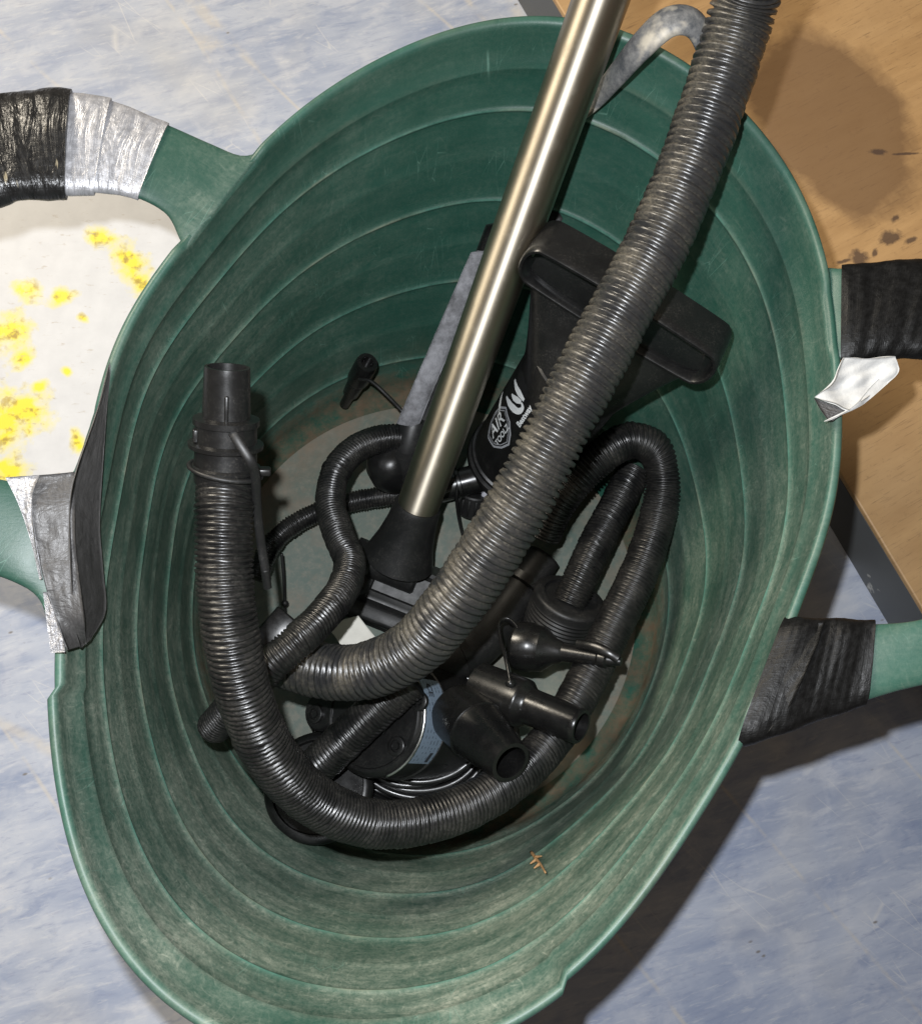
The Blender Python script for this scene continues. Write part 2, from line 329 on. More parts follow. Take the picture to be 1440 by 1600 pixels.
# ------------------------------------------------------------------ tub
RB = 0.185; ZB = 0.006
rim_px = [(800,22),(700,42),(600,85),(500,145),(420,205),(335,298),(275,385),(220,470),(170,575),(110,770),(82,980),(85,1080),(100,1200),(135,1350),(180,1450),(250,1555),(400,1632),(600,1655),(750,1612),(880,1535),(1050,1350),(1120,1235),(1200,1085),(1290,830),(1316,600),(1300,440),(1240,280),(1130,130),(1000,55),(900,28)]
RP = np.array([at(x, y, H) for x, y in rim_px])[:, :2]
CRX = np.array([(RP[:, 0].min()+RP[:, 0].max())/2, (RP[:, 1].min()+RP[:, 1].max())/2])
th_ = np.arctan2(RP[:, 1]-CRX[1], RP[:, 0]-CRX[0]); rr_ = np.hypot(*(RP-CRX).T)
def fb(t): return np.stack([np.ones_like(t)]+[f(k*t) for k in range(1, 6) for f in (np.cos, np.sin)], -1)
coef = np.linalg.lstsq(fb(th_), rr_, rcond=None)[0]
def rim_r(t): return fb(np.asarray(t, float))@coef - 0.0060
def wall_pt(th, t, off=0.0):
    th = np.asarray(th, float); c = CRX*t; r = RB+(rim_r(th)-RB)*t + 0.004*np.sin(np.pi*t) + off
    return np.stack([c[0]+r*np.cos(th), c[1]+r*np.sin(th), np.full_like(th, ZB+(H-ZB)*t)], -1)
def on_wall(px, py, inset=0.0):
    lo, hi = ZB, H
    def inside(z):
        p = at(px, py, z); t = (z-ZB)/(H-ZB); c = CRX*t; d = p[:2]-c; a = math.atan2(d[1], d[0])
        return np.hypot(*d) < float(RB+(rim_r(a)-RB)*t+0.004*math.sin(math.pi*t))-inset
    if inside(lo): return at(px, py, lo)
    for _ in range(40):
        m = (lo+hi)/2
        if inside(m): hi = m
        else: lo = m
    return at(px, py, hi)
ang1 = math.atan2(*(at(82, 1076, H)[:2]-CRX)[::-1]); ang2 = math.atan2(*(at(880, 1535, H)[:2]-CRX)[::-1])
tub = thing('tub', 'large green flexible plastic tub holding hoses and pumps, handles patched with tape', 'tub', (0, 0, 0))
NT = 480; TH = np.linspace(-np.pi, np.pi, NT, endpoint=False)
rows = []   # (t, offset, wear, dirt, soil)
rings = [0.135, 0.375, 0.60, 0.82]
ts = [0.0, 0.012, 0.03, 0.06, 0.09]
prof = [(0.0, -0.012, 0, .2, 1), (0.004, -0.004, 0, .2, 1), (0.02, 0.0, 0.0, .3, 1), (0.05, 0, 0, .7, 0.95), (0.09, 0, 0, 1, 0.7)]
prev = 0.09
for i, rg in enumerate(rings):
    for t in np.linspace(prev, rg-0.022, 5)[1:]: prof.append((t, 0.0004*math.sin(9*t), 0, 1.0, max(0, 0.55-2.4*t)))
    so = max(0, 0.5-2.4*rg)
    prof += [(rg-0.010, 0.0002, 0.0, 1, so), (rg-0.0055, -0.0002, 0.05, 1, so), (rg-0.0030, -0.0010, 0.95, 0.4, 0), (rg+0.0010, -0.0011, 0.95, 0.4, 0), (rg+0.0036, -0.0002, 0.05, 0.8, so), (rg+0.008, 0.0005, 0.0, 0.9, so), (rg+0.03, 0.0004, 0, 0.9, so)]
    prev = rg+0.03
    # faint second rib between the rings
    if i < 3:
        q = rg+0.115; prof += [(q-0.012, 0.0, 0, 1, 0), (q-0.003, -0.0003, 0.06, 1, 0), (q+0.006, 0.0003, 0, 1, 0)]; prev = q+0.01
prof += [(0.88, 0.0006, 0, 1, 0), (0.905, 0.0, 0, 1, 0), (0.912, -0.0010, 0.22, 1, 0), (0.92, 0.0004, 0, 0.6, 0), (0.95, 0.0010, 0, 0.9, 0), (0.975, 0.0012, 0, 1.0, 0), (0.988, 0.0008, 0.0, 1.0, 0)]
n_lip0 = len(prof)
prof += [(0.994, 0.0010, 0.1, 0.6, 0), (0.9985, 0.0020, 0.30, 0.5, 0), (1.0, 0.0036, 0.35, 0.4, 0), (0.9985, 0.0054, 0.35, 0.2, 0), (0.993, 0.0066, 0.3, 0, 0), (0.984, 0.0068, 0.1, 0, 0), (0.975, 0.0058, 0, 0.4, 0)]
prof += [(t, 0.0048, 0, 0.7, 0) for t in np.linspace(0.95, 0.02, 12)] + [(-0.012, 0.0010, 0, 1, 0.5), (-0.018, -0.004, 0, 1, 0.5)]
step = ((TH > ang1) & (TH < ang2)) if ang1 < ang2 else ((TH > ang1) | (TH < ang2))
def th_of(px, py): return math.atan2(*(at(px, py, H)[:2]-CRX)[::-1])
flatm = np.zeros(NT)
for a_, b_ in (((292,400),(400,222)), ((150,640),(86,1010)), ((1306,430),(1314,556)), ((1236,1000),(1176,1145))):
    lo_, hi_ = th_of(*a_), th_of(*b_); mid_ = math.atan2(math.sin(lo_)+math.sin(hi_), math.cos(lo_)+math.cos(hi_)); hw_ = abs((hi_-lo_+math.pi) % (2*math.pi)-math.pi)/2
    dd = np.abs((TH-mid_+np.pi) % (2*np.pi)-np.pi); flatm = np.maximum(flatm, np.clip((hw_+0.01-dd)/0.04, 0, 1))
VV, AW, AD, AS, UV = [], [], [], [], []
jit = 0.0012*np.sin(TH*5+1)+0.0010*np.sin(TH*9+2.0)
for (t, off, we, di, so) in prof:
    o = off + jit*min(1, t*3) + np.where(step & (t > 0.9), 0.0042, 0.0)*(1 if t > 0.93 else 0.4)
    P = wall_pt(TH, t, o)
    if t > 0.99: P[:, 2] -= flatm*0.0018
    P[:, 2] += 0.0014*np.sin(TH*3+0.7)*max(t, 0); VV.append(P)
    AW.append(we*(1-flatm) if t > 0.97 else np.full(NT, we)); AD.append(di*np.clip(0.98-0.74*np.sin(TH+0.25)+0.10*np.sin(TH*3+1), 0.25, 1.8)); AS.append(np.full(NT, so)); UV.append(np.stack([TH*0.24, np.full(NT, t*0.3)], 1))  # dust weight by angle also paints lamplight: paler at the bottom, darker at top
Vt = np.vstack(VV); Ft = grid_faces(len(prof), NT)
mesh_obj('wall', Vt, Ft, GREEN, tub, attrs={'wear': np.hstack(AW), 'dirt_and_light': np.hstack(AD), 'soil': np.hstack(AS)}, uv=np.vstack(UV))
# base plate
nr = 14; Vb = [(0, 0, ZB)]; so = [0.0]
for i in range(1, nr+1):
    r = RB*1.0*i/nr; z = ZB-0.0005 + 0.0012*math.cos(i*1.3)*0.5
    for a in TH[::4]: Vb.append((r*math.cos(a), r*math.sin(a), z)); so.append(max(0, (i/nr-0.72)/0.28))
m = NT//4; Fb = [(0, 1+j, 1+(j+1) % m) for j in range(m)]
for i in range(nr-1):
    for j in range(m): k = (j+1) % m; Fb.append((1+i*m+j, 1+(i+1)*m+j, 1+(i+1)*m+k, 1+i*m+k))
mesh_obj('base', Vb, Fb, BASEG, tub, attrs={'soil': so})
# under-side skirt so that the tub stands on the floor
V, Fc = lathe((0, 0, 0.0005), (0, 0, ZB-0.002), [(0, RB-0.014), (0, RB-0.006), (1, RB-0.004), (1, RB-0.014)], 96, (False, False)); mesh_obj('foot_ring', V, Fc, GREEN, tub, attrs={'dirt_and_light': np.ones(len(V))})

def band(I, O, u0, u1, n, thick, grow=0.0, wr=0.0, seed=0, prof_n=24, slant=0.0, edge=0.35):
    """closed flat band between an inner and outer space curve; returns V,F,uv"""
    I, _ = spline(I, 300); O, _ = spline(O, 300); th = np.linspace(0, 2*np.pi, prof_n, endpoint=False)
    ca, sa = np.cos(th), np.sin(th); ex = np.sign(ca)*np.abs(ca)**0.35; ey = np.sign(sa)*np.abs(sa)**0.8
    V, uv = [], []; us = np.linspace(u0, u1, n); seg = 0; last = None
    fI = lambda u: np.array([np.interp(u*299, np.arange(300), I[:, k]) for k in range(3)])
    fO = lambda u: np.array([np.interp(u*299, np.arange(300), O[:, k]) for k in range(3)])
    for u in us:
        w = (ex+1)/2
        uu = np.clip(u+slant*(w-0.5), 0, 1)
        a, b = fI(u), fO(u); c = (a+b)/2; du = 0.004
        t = (fI(min(1, u+du))+fO(min(1, u+du))-fI(max(0, u-du))-fO(max(0, u-du))); t /= np.linalg.norm(t)
        x = b-a; hw = np.linalg.norm(x)/2; x = x/np.linalg.norm(x); z = np.cross(x, t); z = z/np.linalg.norm(z); z *= np.sign(z[2]) if abs(z[2]) > 1e-6 else 1
        if last is not None: seg += np.linalg.norm(c-last)
        last = c
        pts = c + np.outer(ex*(hw+grow), x) + np.outer(ey*(thick/2+grow) - 0.10*hw*ex*ex*min(1, max(0, min(u, 1-u)-.02)/.10), z)
        if slant: pts = pts + np.outer(slant*ex*hw, t)
        if wr:
            nrm = np.outer(ex*0.3, x)+np.outer(ey, z); pts = pts+nrm*(wr*(0.7+hnoise(pts*[1, 1, 1], 170, seed))[:, None])
            pts = pts+nrm*(wr*0.4*hnoise(pts, 480, seed+3))[:, None]
        V.append(pts); uv.append(np.stack([np.full(prof_n, seg), (ex*hw)], 1))
    Fc = grid_faces(n, prof_n); Fc.append(tuple(range(prof_n))[::-1]); Fc.append(tuple(range((n-1)*prof_n, n*prof_n)))
    return np.vstack(V), Fc, np.vstack(uv)
def P3(lst): return [at(*p) for p in lst]
h = H
# left handle (inner and outer edge)
LI = P3([(289,393,h-.0034),(280,372,h-.0014),(256,330,h+.003),(190,299,h+.010),(100,294,h+.017),(0,303,h+.024),(-100,345,h+.030),(-150,440,h+.032),(-160,540,h+.032),(-140,640,h+.030),(-80,715,h+.024),(0,748,h+.017),(60,748,h+.011),(112,738,h+.005),(135,690,h),(150,640,h-.006)])
LO = P3([(414,234,h-.0034),(378,243,h-.0014),(328,223,h+.003),(240,183,h+.010),(150,152,h+.017),(20,152,h+.024),(-130,190,h+.030),(-240,310,h+.032),(-290,500,h+.032),(-260,690,h+.030),(-170,825,h+.024),(-60,880,h+.017),(20,908,h+.011),(62,935,h+.005),(80,985,h),(90,1030,h-.006)])
HL = thing  # (alias unused)
V, Fc, uv = band(LI, LO, 0.0, 1.0, 150, 0.0048)
hl = mesh_obj('handle', V, Fc, GREEN, tub, uv=uv, attrs={'dirt_and_light': np.interp(np.repeat(np.linspace(0, 1, 150), 24), [0, .06, .12, 1], [1.0, .7, .25, .25]), 'wear': np.zeros(len(V))}); hl['label'] = 'left loop handle wrapped in black and silver tape'
V, Fc, uv = band(LI, LO, 0.105, 0.195, 40, 0.0048, 0.0010, 0.0006, 3); sharp(mesh_obj('silver_tape', V, Fc, TAPES, hl, uv=uv), 60)
V, Fc, uv = band(LI, LO, 0.165, 0.205, 24, 0.0048, 0.0024, 0.0008, 5); sharp(mesh_obj('silver_tape', V, Fc, TAPES, hl, uv=uv), 60)
V, Fc, uv = band(LI, LO, 0.203, 0.44, 90, 0.0048, 0.0040, 0.0022, 8); sharp(mesh_obj('black_tape', V, Fc, TAPEK, hl, uv=uv), 60)
# right handle
RI = P3([(1296,566,h-.006),(1340,557,h),(1440,551,h+.008),(1540,570,h+.016),(1610,660,h+.022),(1610,800,h+.022),(1550,920,h+.018),(1450,965,h+.012),(1368,975,h+.006),(1300,972,h+.001),(1258,974,h-.001),(1222,972,h-.006)])
RO = P3([(1290,418,h-.006),(1330,419,h),(1450,408,h+.008),(1590,430,h+.016),(1710,570,h+.022),(1720,780,h+.022),(1650,970,h+.018),(1500,1052,h+.012),(1395,1082,h+.006),(1300,1112,h),(1200,1148,h-.001),(1152,1160,h-.006)])
V, Fc, uv = band(RI, RO, 0.0, 1.0, 150, 0.0048)
hr = mesh_obj('handle', V, Fc, GREEN, tub, uv=uv, attrs={'dirt_and_light': np.full(len(V), 0.3), 'wear': np.full(len(V), 0.12)}); hr['label'] = 'right loop handle with both arms wrapped in black tape'
V, Fc, uv = band(RI, RO, 0.018, 0.235, 70, 0.0048, 0.0020, 0.0016, 12); sharp(mesh_obj('black_tape', V, Fc, TAPEF, hr, uv=uv), 60)
V, Fc, uv = band(RI, RO, 0.858, 0.998, 60, 0.0048, 0.0024, 0.0020, 15); sharp(mesh_obj('black_tape', V, Fc, TAPEF, hr, uv=uv), 60)

def patch(name, L, R, mat, parent, n=30, m=10, th=0.0008, wr=0.0008, seed=0, z=None, smooth=True, lift=0.0):
    """sheet between two 3-D edge curves"""
    A, _ = spline(L, n); B, _ = spline(R, n); G = np.array([A+(B-A)*k for k in np.linspace(0, 1, m)]).transpose(1, 0, 2)
    V = G.reshape(-1, 3); V = V + np.outer(wr*hnoise(V, 120, seed)+0.4*wr*hnoise(V, 420, seed+1), [0.3, 0.1, 1]); Fc = grid_faces(n, m, False)
    uvx = np.array([(i*0.1/n, j*0.06/m) for i in range(n) for j in range(m)]); V, f = solid(V, Fc, n, m, th)
    return mesh_obj(name, V, f, mat, parent, uv=np.vstack([uvx, uvx]), smooth=smooth)
ow = lambda x, y: on_wall(x, y, 0.0046)
# torn tape draped from the left handle's lower arm over the lip and down the inside wall
patch('darkened_tape', [ow(171,566), at(152,640,h+.008), at(118,738,h+.015), at(108,800,h+.014), at(110,900,h+.010), ow(118,985), ow(126,1012)],
      [ow(173,572), ow(166,640), ow(159,740), ow(155,820), ow(160,890), ow(164,955), ow(140,1000)], TAPED, hl, 40, 12, 0.0009, 0.0012, 21)
patch('darkened_tape', [at(14,747,h+.018), at(40,800,h+.016), at(60,870,h+.012), at(75,930,h+.008), at(92,980,h+.005), at(106,1016,h+.003)],
      [at(118,737,h+.013), at(117,790,h+.012), at(118,850,h+.010), at(126,920,h+.007), at(132,970,h+.003), ow(134,1006)], TAPED, hl, 40, 14, 0.0009, 0.0010, 24)
patch('silver_tape', [at(9,746,h+.0195), at(30,790,h+.0175), at(50,850,h+.0145), at(62,905,h+.0105)], [at(62,742,h+.0195), at(50,780,h+.0185), at(56,850,h+.0155), at(66,905,h+.0105)], TAPES, hl, 26, 8, 0.0008, 0.0004, 27)
patch('silver_tape', [at(68,925,h+.011), at(72,960,h+.009), at(77,1000,h+.007), at(80,1020,h+.005)], [at(74,925,h+.0115), at(88,965,h+.0095), at(99,1000,h+.0075), at(102,1019,h+.006)], TAPES, hl, 20, 8, 0.0008, 0.0004, 29)
# tape folded over the right rim below the lower arm
patch('black_tape', [ow(1246,976), ow(1216,1004), ow(1207,1040), ow(1192,1075), ow(1190,1100), ow(1177,1148)], [at(1290,972,h+.006), at(1280,1000,h+.007), at(1262,1040,h+.007), at(1245,1080,h+.007), at(1230,1110,h+.006), at(1200,1146,h+.003)], TAPEF, hr, 30, 12, 0.0009, 0.0016, 33)
# white torn tape curling under the right handle
patch('white_tape', [at(1320,557,h+.009), at(1304,594,h+.009), at(1271,621,h+.005)], [at(1392,560,h+.006), at(1394,590,h+.002), at(1326,642,h+.008)], WHITE, hr, 40, 24, 0.0010, 0.0042, 41)
patch('white_tape', [at(1392,594,h+.002), at(1350,630,h+.004), at(1306,652,h+.006)], [at(1376,588,h+.003), at(1330,636,h+.006), at(1290,657,h+.007)], WHITE, hr, 30, 12, 0.0010, 0.0022, 43)
patch('black_tape', [at(1271,623,h+.003), at(1281,640,h+.004), at(1294,657,h+.005)], [at(1324,641,h+.006), at(1316,647,h+.005), at(1300,658,h+.005)], TAPED, hr, 14, 8, 0.0008, 0.0006, 45)

# ------------------------------------------------------------------ board on the right, white board on the left
zb = 0.068
e0, e1 = at(868, 0, zb), at(1440, 950, zb); ed = (e1-e0)/np.linalg.norm(e1-e0); en = np.array([-ed[1], ed[0], 0]); en = en if en[0] > 0 else -en
A = e0-ed*0.5; B = e1+ed*0.55; bo = thing('wooden_platform', 'brown stained wooden board with a large darker patch and grey painted edge beside the tub', 'board', (*((A+B)/2)[:2], 0))
def mk_board():
    a = M('stained_brown_board', 0.55); o = a.obj(); org = ORG[bo.name]
    L = lambda px, py: tuple(at(px, py, zb)[:2]-org[:2])
    n = a.noise(a.map(a.map(o, rot=(0, 0, -0.5)), sc=(10, 60, 1)), 1, 5, 0.65); b = a.noise(o, 9, 4, 0.6); f = a.noise(o, 180, 4, 0.7)
    c = a.mix(a.rng(n, 0.3, 0.7), (0.37, 0.22, 0.098), (0.49, 0.305, 0.14)); c = a.mix(a.math('MULTIPLY', a.rng(b, 0.45, 0.7), 0.5), c, (0.52, 0.34, 0.17))
    x, y = L(1300, 190); c = a.mix(a.math('MULTIPLY', a.spots(o, [(x, y, 0.075, 0.110, 0.45)], 0.15, 26, 0.22), 0.80), c, (0.17, 0.098, 0.048))  # one broad darker brown patch with a wavy edge
    pore = a.noise(a.map(a.map(o, rot=(0, 0, -0.5)), sc=(40, 620, 1)), 1, 4, 0.7); c = a.mix(a.math('MULTIPLY', a.rng(pore, 0.57, 0.68), 0.5), c, (0.15, 0.085, 0.045))
    ss = [(*L(1372, 237), .010, .0035, 0.0), (*L(1415, 240), .016, .0016, 0.06), (*L(1398, 341), .005, .003, 0.8), (*L(1390, 371), .012, .008, 0.4), (*L(1342, 402), .010, .009, 0.2), (*L(1422, 376), .008, .003, .5), (*L(1366, 395), .006, .003, 1.2), (*L(1318, 408), .008, .002, .3)]
    c = a.mix(a.math('MULTIPLY', a.spots(o, ss, 0.35, 160, 0.5), 0.8), c, (0.055, 0.035, 0.03))
    c = a.mix(a.math('MULTIPLY', a.rng(f, 0.6, 0.75), 0.4), c, (0.16, 0.09, 0.05)); a.col(c); a.bump(n, 0.12, 0.001); a.rough(a.rng(b, 0.3, 0.7, 0.45, 0.6)); return a.m
def mk_side():
    a = M('grey_painted_edge', 0.5); o = a.obj(); n = a.noise(o, 28, 4, 0.6)
    c = a.mix(a.noise(o, 12, 3), (0.075, 0.08, 0.085), (0.11, 0.115, 0.115)); c = a.mix(a.rng(n, 0.66, 0.70), c, (0.42, 0.41, 0.38)); a.col(c); a.bump(n, 0.15, 0.001); return a.m
X3 = np.array([ed, en, [0, 0, 1]]); Lb = np.linalg.norm(B-A); mid = (A+B)/2; Wd = 0.9
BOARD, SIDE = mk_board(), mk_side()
V, Fc = rbox([*(mid[:2]+en[:2]*(Wd/2+0.0015)), zb/2+0.0005-0.004], X3 if np.linalg.det(X3) > 0 else np.array([ed, -en*-1, [0, 0, 1]]), (Lb, Wd, zb-0.007), 0.002); mesh_obj('frame', V, Fc, SIDE, bo, smooth=False)
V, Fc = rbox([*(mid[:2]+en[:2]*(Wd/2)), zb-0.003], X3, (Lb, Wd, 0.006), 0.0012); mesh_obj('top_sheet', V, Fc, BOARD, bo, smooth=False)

wc = at(60, 505, 0.0); wb0 = (wc[0], wc[1], 0.0)
def mk_wboard():
    a = M('paint_splashed_white_board', 0.5); o = a.obj(); L = lambda px, py: tuple(at(px, py, 0.012)[:2]-np.array(wb0)[:2])
    n = a.noise(o, 60, 4, 0.6)
    c = a.mix(a.rng(n, 0.3, 0.7), (0.52, 0.53, 0.555), (0.58, 0.59, 0.615))
    sp = [(*L(160, 372), .016, .010, -0.4), (*L(205, 410), .022, .014, -0.9), (*L(225, 445), .012, .016, 0.3), (*L(45, 455), .016, .010, -0.6), (*L(95, 463), .012, .008, 0.2), (*L(15, 520), .020, .018, 0), (*L(38, 560), .012, .010, 0.4), (*L(130, 497), .006, .004, -0.7), (*L(105, 580), .005, .004, -0.6), (*L(40, 645), .024, .020, 0.3), (*L(8, 660), .018, .03, 0), (*L(60, 605), .010, .006, 0.7), (*L(10, 735), .02, .012, 0), (*L(120, 690), .006, .012, 0.2)]
    k = a.spots(o, [(x_, y_, p_*1.25, q_*1.25, r_) for x_, y_, p_, q_, r_ in sp], 0.42, 70, 0.7); c = a.mix(k, c, (0.72, 0.62, 0.012))
    c = a.mix(a.math('MULTIPLY', a.math('MULTIPLY', k, a.rng(a.noise(o, 110, 3, 0.6), 0.54, 0.66)), 0.8), c, (0.26, 0.14, 0.01))
    c = a.mix(a.math('MULTIPLY', a.rng(a.noise(a.map(o, rot=(0,0,0.5), sc=(60, 200, 1)), 1, 4, 0.65), 0.62, 0.70), 0.55), c, (0.35, 0.30, 0.24)); a.col(c); a.bump(n, 0.1, 0.001); return a.m
q = [at(292, 245, 0), at(296, 812, 0), at(-420, 812, 0), at(-420, 245, 0)]
bm = bmesh.new(); f = bm.faces.new([bm.verts.new(tuple(p-np.array(wb0))) for p in q[::-1]]); r = bmesh.ops.extrude_face_region(bm, geom=[f]); bmesh.ops.translate(bm, vec=(0, 0, 0.012), verts=[v for v in r['geom'] if isinstance(v, bmesh.types.BMVert)])
bmesh.ops.recalc_face_normals(bm, faces=bm.faces[:]); bmesh.ops.bevel(bm, geom=bm.edges[:], offset=0.002, segments=2, affect='EDGES')
V = np.array([v.co[:] for v in bm.verts])+np.array(wb0)+[0, 0, 0.0005]; Fc = [tuple(v.index for v in f.verts) for f in bm.faces]; bm.free()
tag(mesh_obj('white_board', V, Fc, mk_wboard(), None, smooth=False, origin=wb0), 'white board splashed with yellow paint, seen through the taped left handle', 'board')

# ------------------------------------------------------------------ hoses
def hose_thing(name, label, pts, cat='hose'):
    b = min((at(*p) for p in pts), key=lambda p: p[2]); return thing(name, label, cat, b, 'corrugated hoses in the tub')
A_PTS = [(1215,-190,.425),(1195,-90,.385),(1165,0,.352),(1130,110,.333),(1085,240,.320),(1027,378,.308),(963,497,.300),(890,635,.290),(815,778,.272),(748,888,.250),(700,955,.232),(648,1012,.208),(580,1046,.185),(515,1050,.168),(448,1034,.155)]
t = hose_thing('thick_grey_hose', 'thick dusty grey corrugated hose running from top right over everything else', A_PTS)
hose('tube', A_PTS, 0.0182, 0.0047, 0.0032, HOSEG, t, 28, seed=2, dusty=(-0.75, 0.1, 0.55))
B_PTS = [(352,745,.309),(350,800,.309),(351,900,.302),(362,1000,.291),(386,1100,.270),(427,1185,.242),(490,1250,.208),(570,1285,.182),(650,1284,.166),(740,1255,.147),(815,1205,.128),(870,1143,.112),(915,1065,.100),(957,980,.092),(1000,890,.086),(1028,805,.083),(1036,745,.088),(1022,702,.096),(985,688,.102),(945,708,.102),(905,745,.095),(870,790,.082),(850,835,.066)]
t = hose_thing('long_black_hose', 'long black ribbed hose with upright nozzle, looping from left around the bottom to right', B_PTS)
hose('tube', B_PTS, 0.0154, 0.0030, 0.0018, HOSE, t, 22, 0.0140, seed=4)
# nozzle on its upper end
n0, n1 = at(352, 752, .309), at(355, 573, .340)
V, Fc = lathe(n0, n1, [(0, .0145), (.0, .0160), (.10, .0162), (.11, .0176), (.14, .0178), (.155, .0162), (.30, .0158), (.31, .0190), (.345, .0192), (.36, .0158), (.50, .0156), (.51, .0168), (.56, .0168), (.575, .0122), (.97, .0115), (1.0, .0113), (1.0, .0098), (.80, .0094)], 40, (False, True)); nz = sharp(mesh_obj('nozzle', V, Fc, BLACK, t), 30)
nax = axes(n1-n0, ray(355, 650)*-1)
V, Fc = rbox(n0+(n1-n0)*.66+nax[2]*.0118, nax, (.016, .0022, .0022), .0007); mesh_obj('rib', V, Fc, BLACK, nz)
V, Fc = rbox(n0+(n1-n0)*.42-nax[1]*-.0150+nax[2]*.004, nax, (.007, .003, .006), .0008); mesh_obj('lug', V, Fc, BLACK, nz)
V, Fc = rbox(n0+(n1-n0)*.12-nax[1]*.0190+nax[2]*.004, nax, (.004, .008, .007), .001); mesh_obj('lug', V, Fc, BLACK, nz)
c = np.array([n0+(n1-n0)*(0.10+0.04*math.cos(a))+.0184*(math.cos(a)*nax[1]+math.sin(a)*nax[2]) for a in np.linspace(0, 2*np.pi, 40)]); V, Fc, uv = sweep(c, .0013, 8, caps=False); mesh_obj('cable_tie', V, Fc, MATTE, nz)
cord('tether', [(357,664,.336),(372,690,.336),(392,722,.332),(399,745,.322),(402,800,.300),(408,850,.285),(415,893,.275)], .0013, MATTE, nz, (1, 2.0))
cord('tether_tip', [(414,890,.276),(418,918,.268)], .0024, MATTE, nz)
C_PTS = [(655,690,.080),(610,684,.084),(562,698,.092),(527,733,.102),(516,785,.113),(529,835,.128),(546,878,.145),(536,920,.166),(505,962,.190),(462,1004,.203),(417,1045,.200),(372,1093,.180),(326,1146,.150)]
t = hose_thing('curled_black_hose', 'slim black ribbed hose bent in an S left of the metal pole', C_PTS)
hose('tube', C_PTS, 0.0113, 0.0025, 0.0015, HOSE, t, 20, seed=6, round_end=True)
D_PTS = [(402,905,.045),(420,858,.043),(450,826,.040),(495,801,.038),(550,784,.036),(610,774,.036),(690,763,.036)]
t = hose_thing('thin_black_hose', 'thin black ribbed hose lying on the tub base behind the pole socket', D_PTS)
hose('tube', D_PTS, 0.0085, 0.0024, 0.0009, HOSE, t, 16, seed=8)
V, Fc = lathe(at(684,764,.036), at(760,744,.040), [(0, .0100), (.02, .0118), (.38, .0118), (.40, .0140), (.46, .0140), (.48, .0122), (1, .0122)], 28); sharp(mesh_obj('connector', V, Fc, GLOSSY, t), 30)
cord('hanging_cord', [(440,865,.045),(443,900,.036),(445,945,.022),(446,962,.018)], .0012, MATTE, t)
V, Fc = lathe(at(445,938,.026), at(445,948,.022), [(0, .0012), (.3, .0028), (.7, .0028), (1, .0012)], 12); mesh_obj('bead', V, Fc, MATTE, t)
E_PTS = [(640,1062,.135),(600,1098,.128),(550,1145,.117),(505,1188,.103),(468,1224,.085)]
t = hose_thing('short_black_hose', 'short black ribbed hose crossing the round motor housing at bottom left', E_PTS)
hose('tube', E_PTS, 0.0144, 0.0030, 0.0018, HOSE, t, 22, seed=10)
F_PTS = [(990,735,.050),(965,785,.053),(935,842,.057),(908,900,.062),(888,945,.060)]
t = hose_thing('capped_black_hose', 'short black ribbed hose ending in a wide threaded cap at the right', F_PTS)
hose('tube', F_PTS, 0.0140, 0.0029, 0.0018, HOSE, t, 22, seed=12)
c0, c1 = at(866, 992, .036), at(892, 932, .062)
pr = [(0, .020), (0, .0285)]
for i in range(9): pr += [(.06+i*.088, .0290), (.10+i*.088, .0282)]
pr += [(.92, .0292), (.97, .0286), (1.0, .0268), (1.0, .022), (.94, .0215), (.94, .012)]
V, Fc = lathe(c0, c1, pr, 56, (True, True)); sharp(mesh_obj('threaded_cap', V, Fc, MATTE, t), 50)

# ------------------------------------------------------------------ metal pole with black floor head
p0, p1 = at(650, 798, .088), at(938, 0, .338); pd = p1-p0; p2 = p0+pd*1.55
ph = at(640, 950, ZB); t = thing('vacuum_pole', 'champagne metal tube leaning on the rim, pushed into a black floor head', 'vacuum pole', ph)
C = np.linspace(p0, p2, 60); V, Fc, uv = sweep(C, 0.0160, 64); mesh_obj('metal_tube', V, Fc, METAL, t, uv=uv)
pu = pd/np.linalg.norm(pd)
V, Fc = lathe(p0-pu*.047, p0+pu*.006, [(0, .0280), (.12, .0262), (.35, .0225), (.65, .0195), (.88, .0182), (.96, .0180), (1.0, .0172), (1.0, .0160)], 48, (True, False)); sharp(mesh_obj('socket', V, Fc, MATTE, t), 40)
hx = axes(at(760, 985, .03)-at(560, 905, .03)); hc = at(652, 938, .030)
def head():
    bm = bmesh.new(); bmesh.ops.create_cube(bm, size=1); bmesh.ops.scale(bm, vec=(.150, .070, .034), verts=bm.verts)
    for v in bm.verts:
        if v.co.z > 0: v.co.x *= .55; v.co.y = v.co.y*.45+.004
    bmesh.ops.bevel(bm, geom=bm.edges[:], offset=.005, segments=3, affect='EDGES'); V = np.array([v.co[:] for v in bm.verts]); Fc = [tuple(v.index for v in f.verts) for f in bm.faces]; bm.free(); return V@hx+hc, Fc
V, Fc = head(); sharp(mesh_obj('floor_head', V, Fc, MATTE, t), 25)
V, Fc = rbox(hc+hx[2]*.002+hx[1]*-.024, hx, (.120, .014, .016), .003); mesh_obj('head_lip', V, Fc, MATTE, t)
V, Fc = lathe(p0-pu*.058-hx[0]*.020, p0-pu*.058+hx[0]*.020, [(0, .012), (.05, .014), (.95, .014), (1, .012)], 28); sharp(mesh_obj('hinge', V, Fc, MATTE, t))

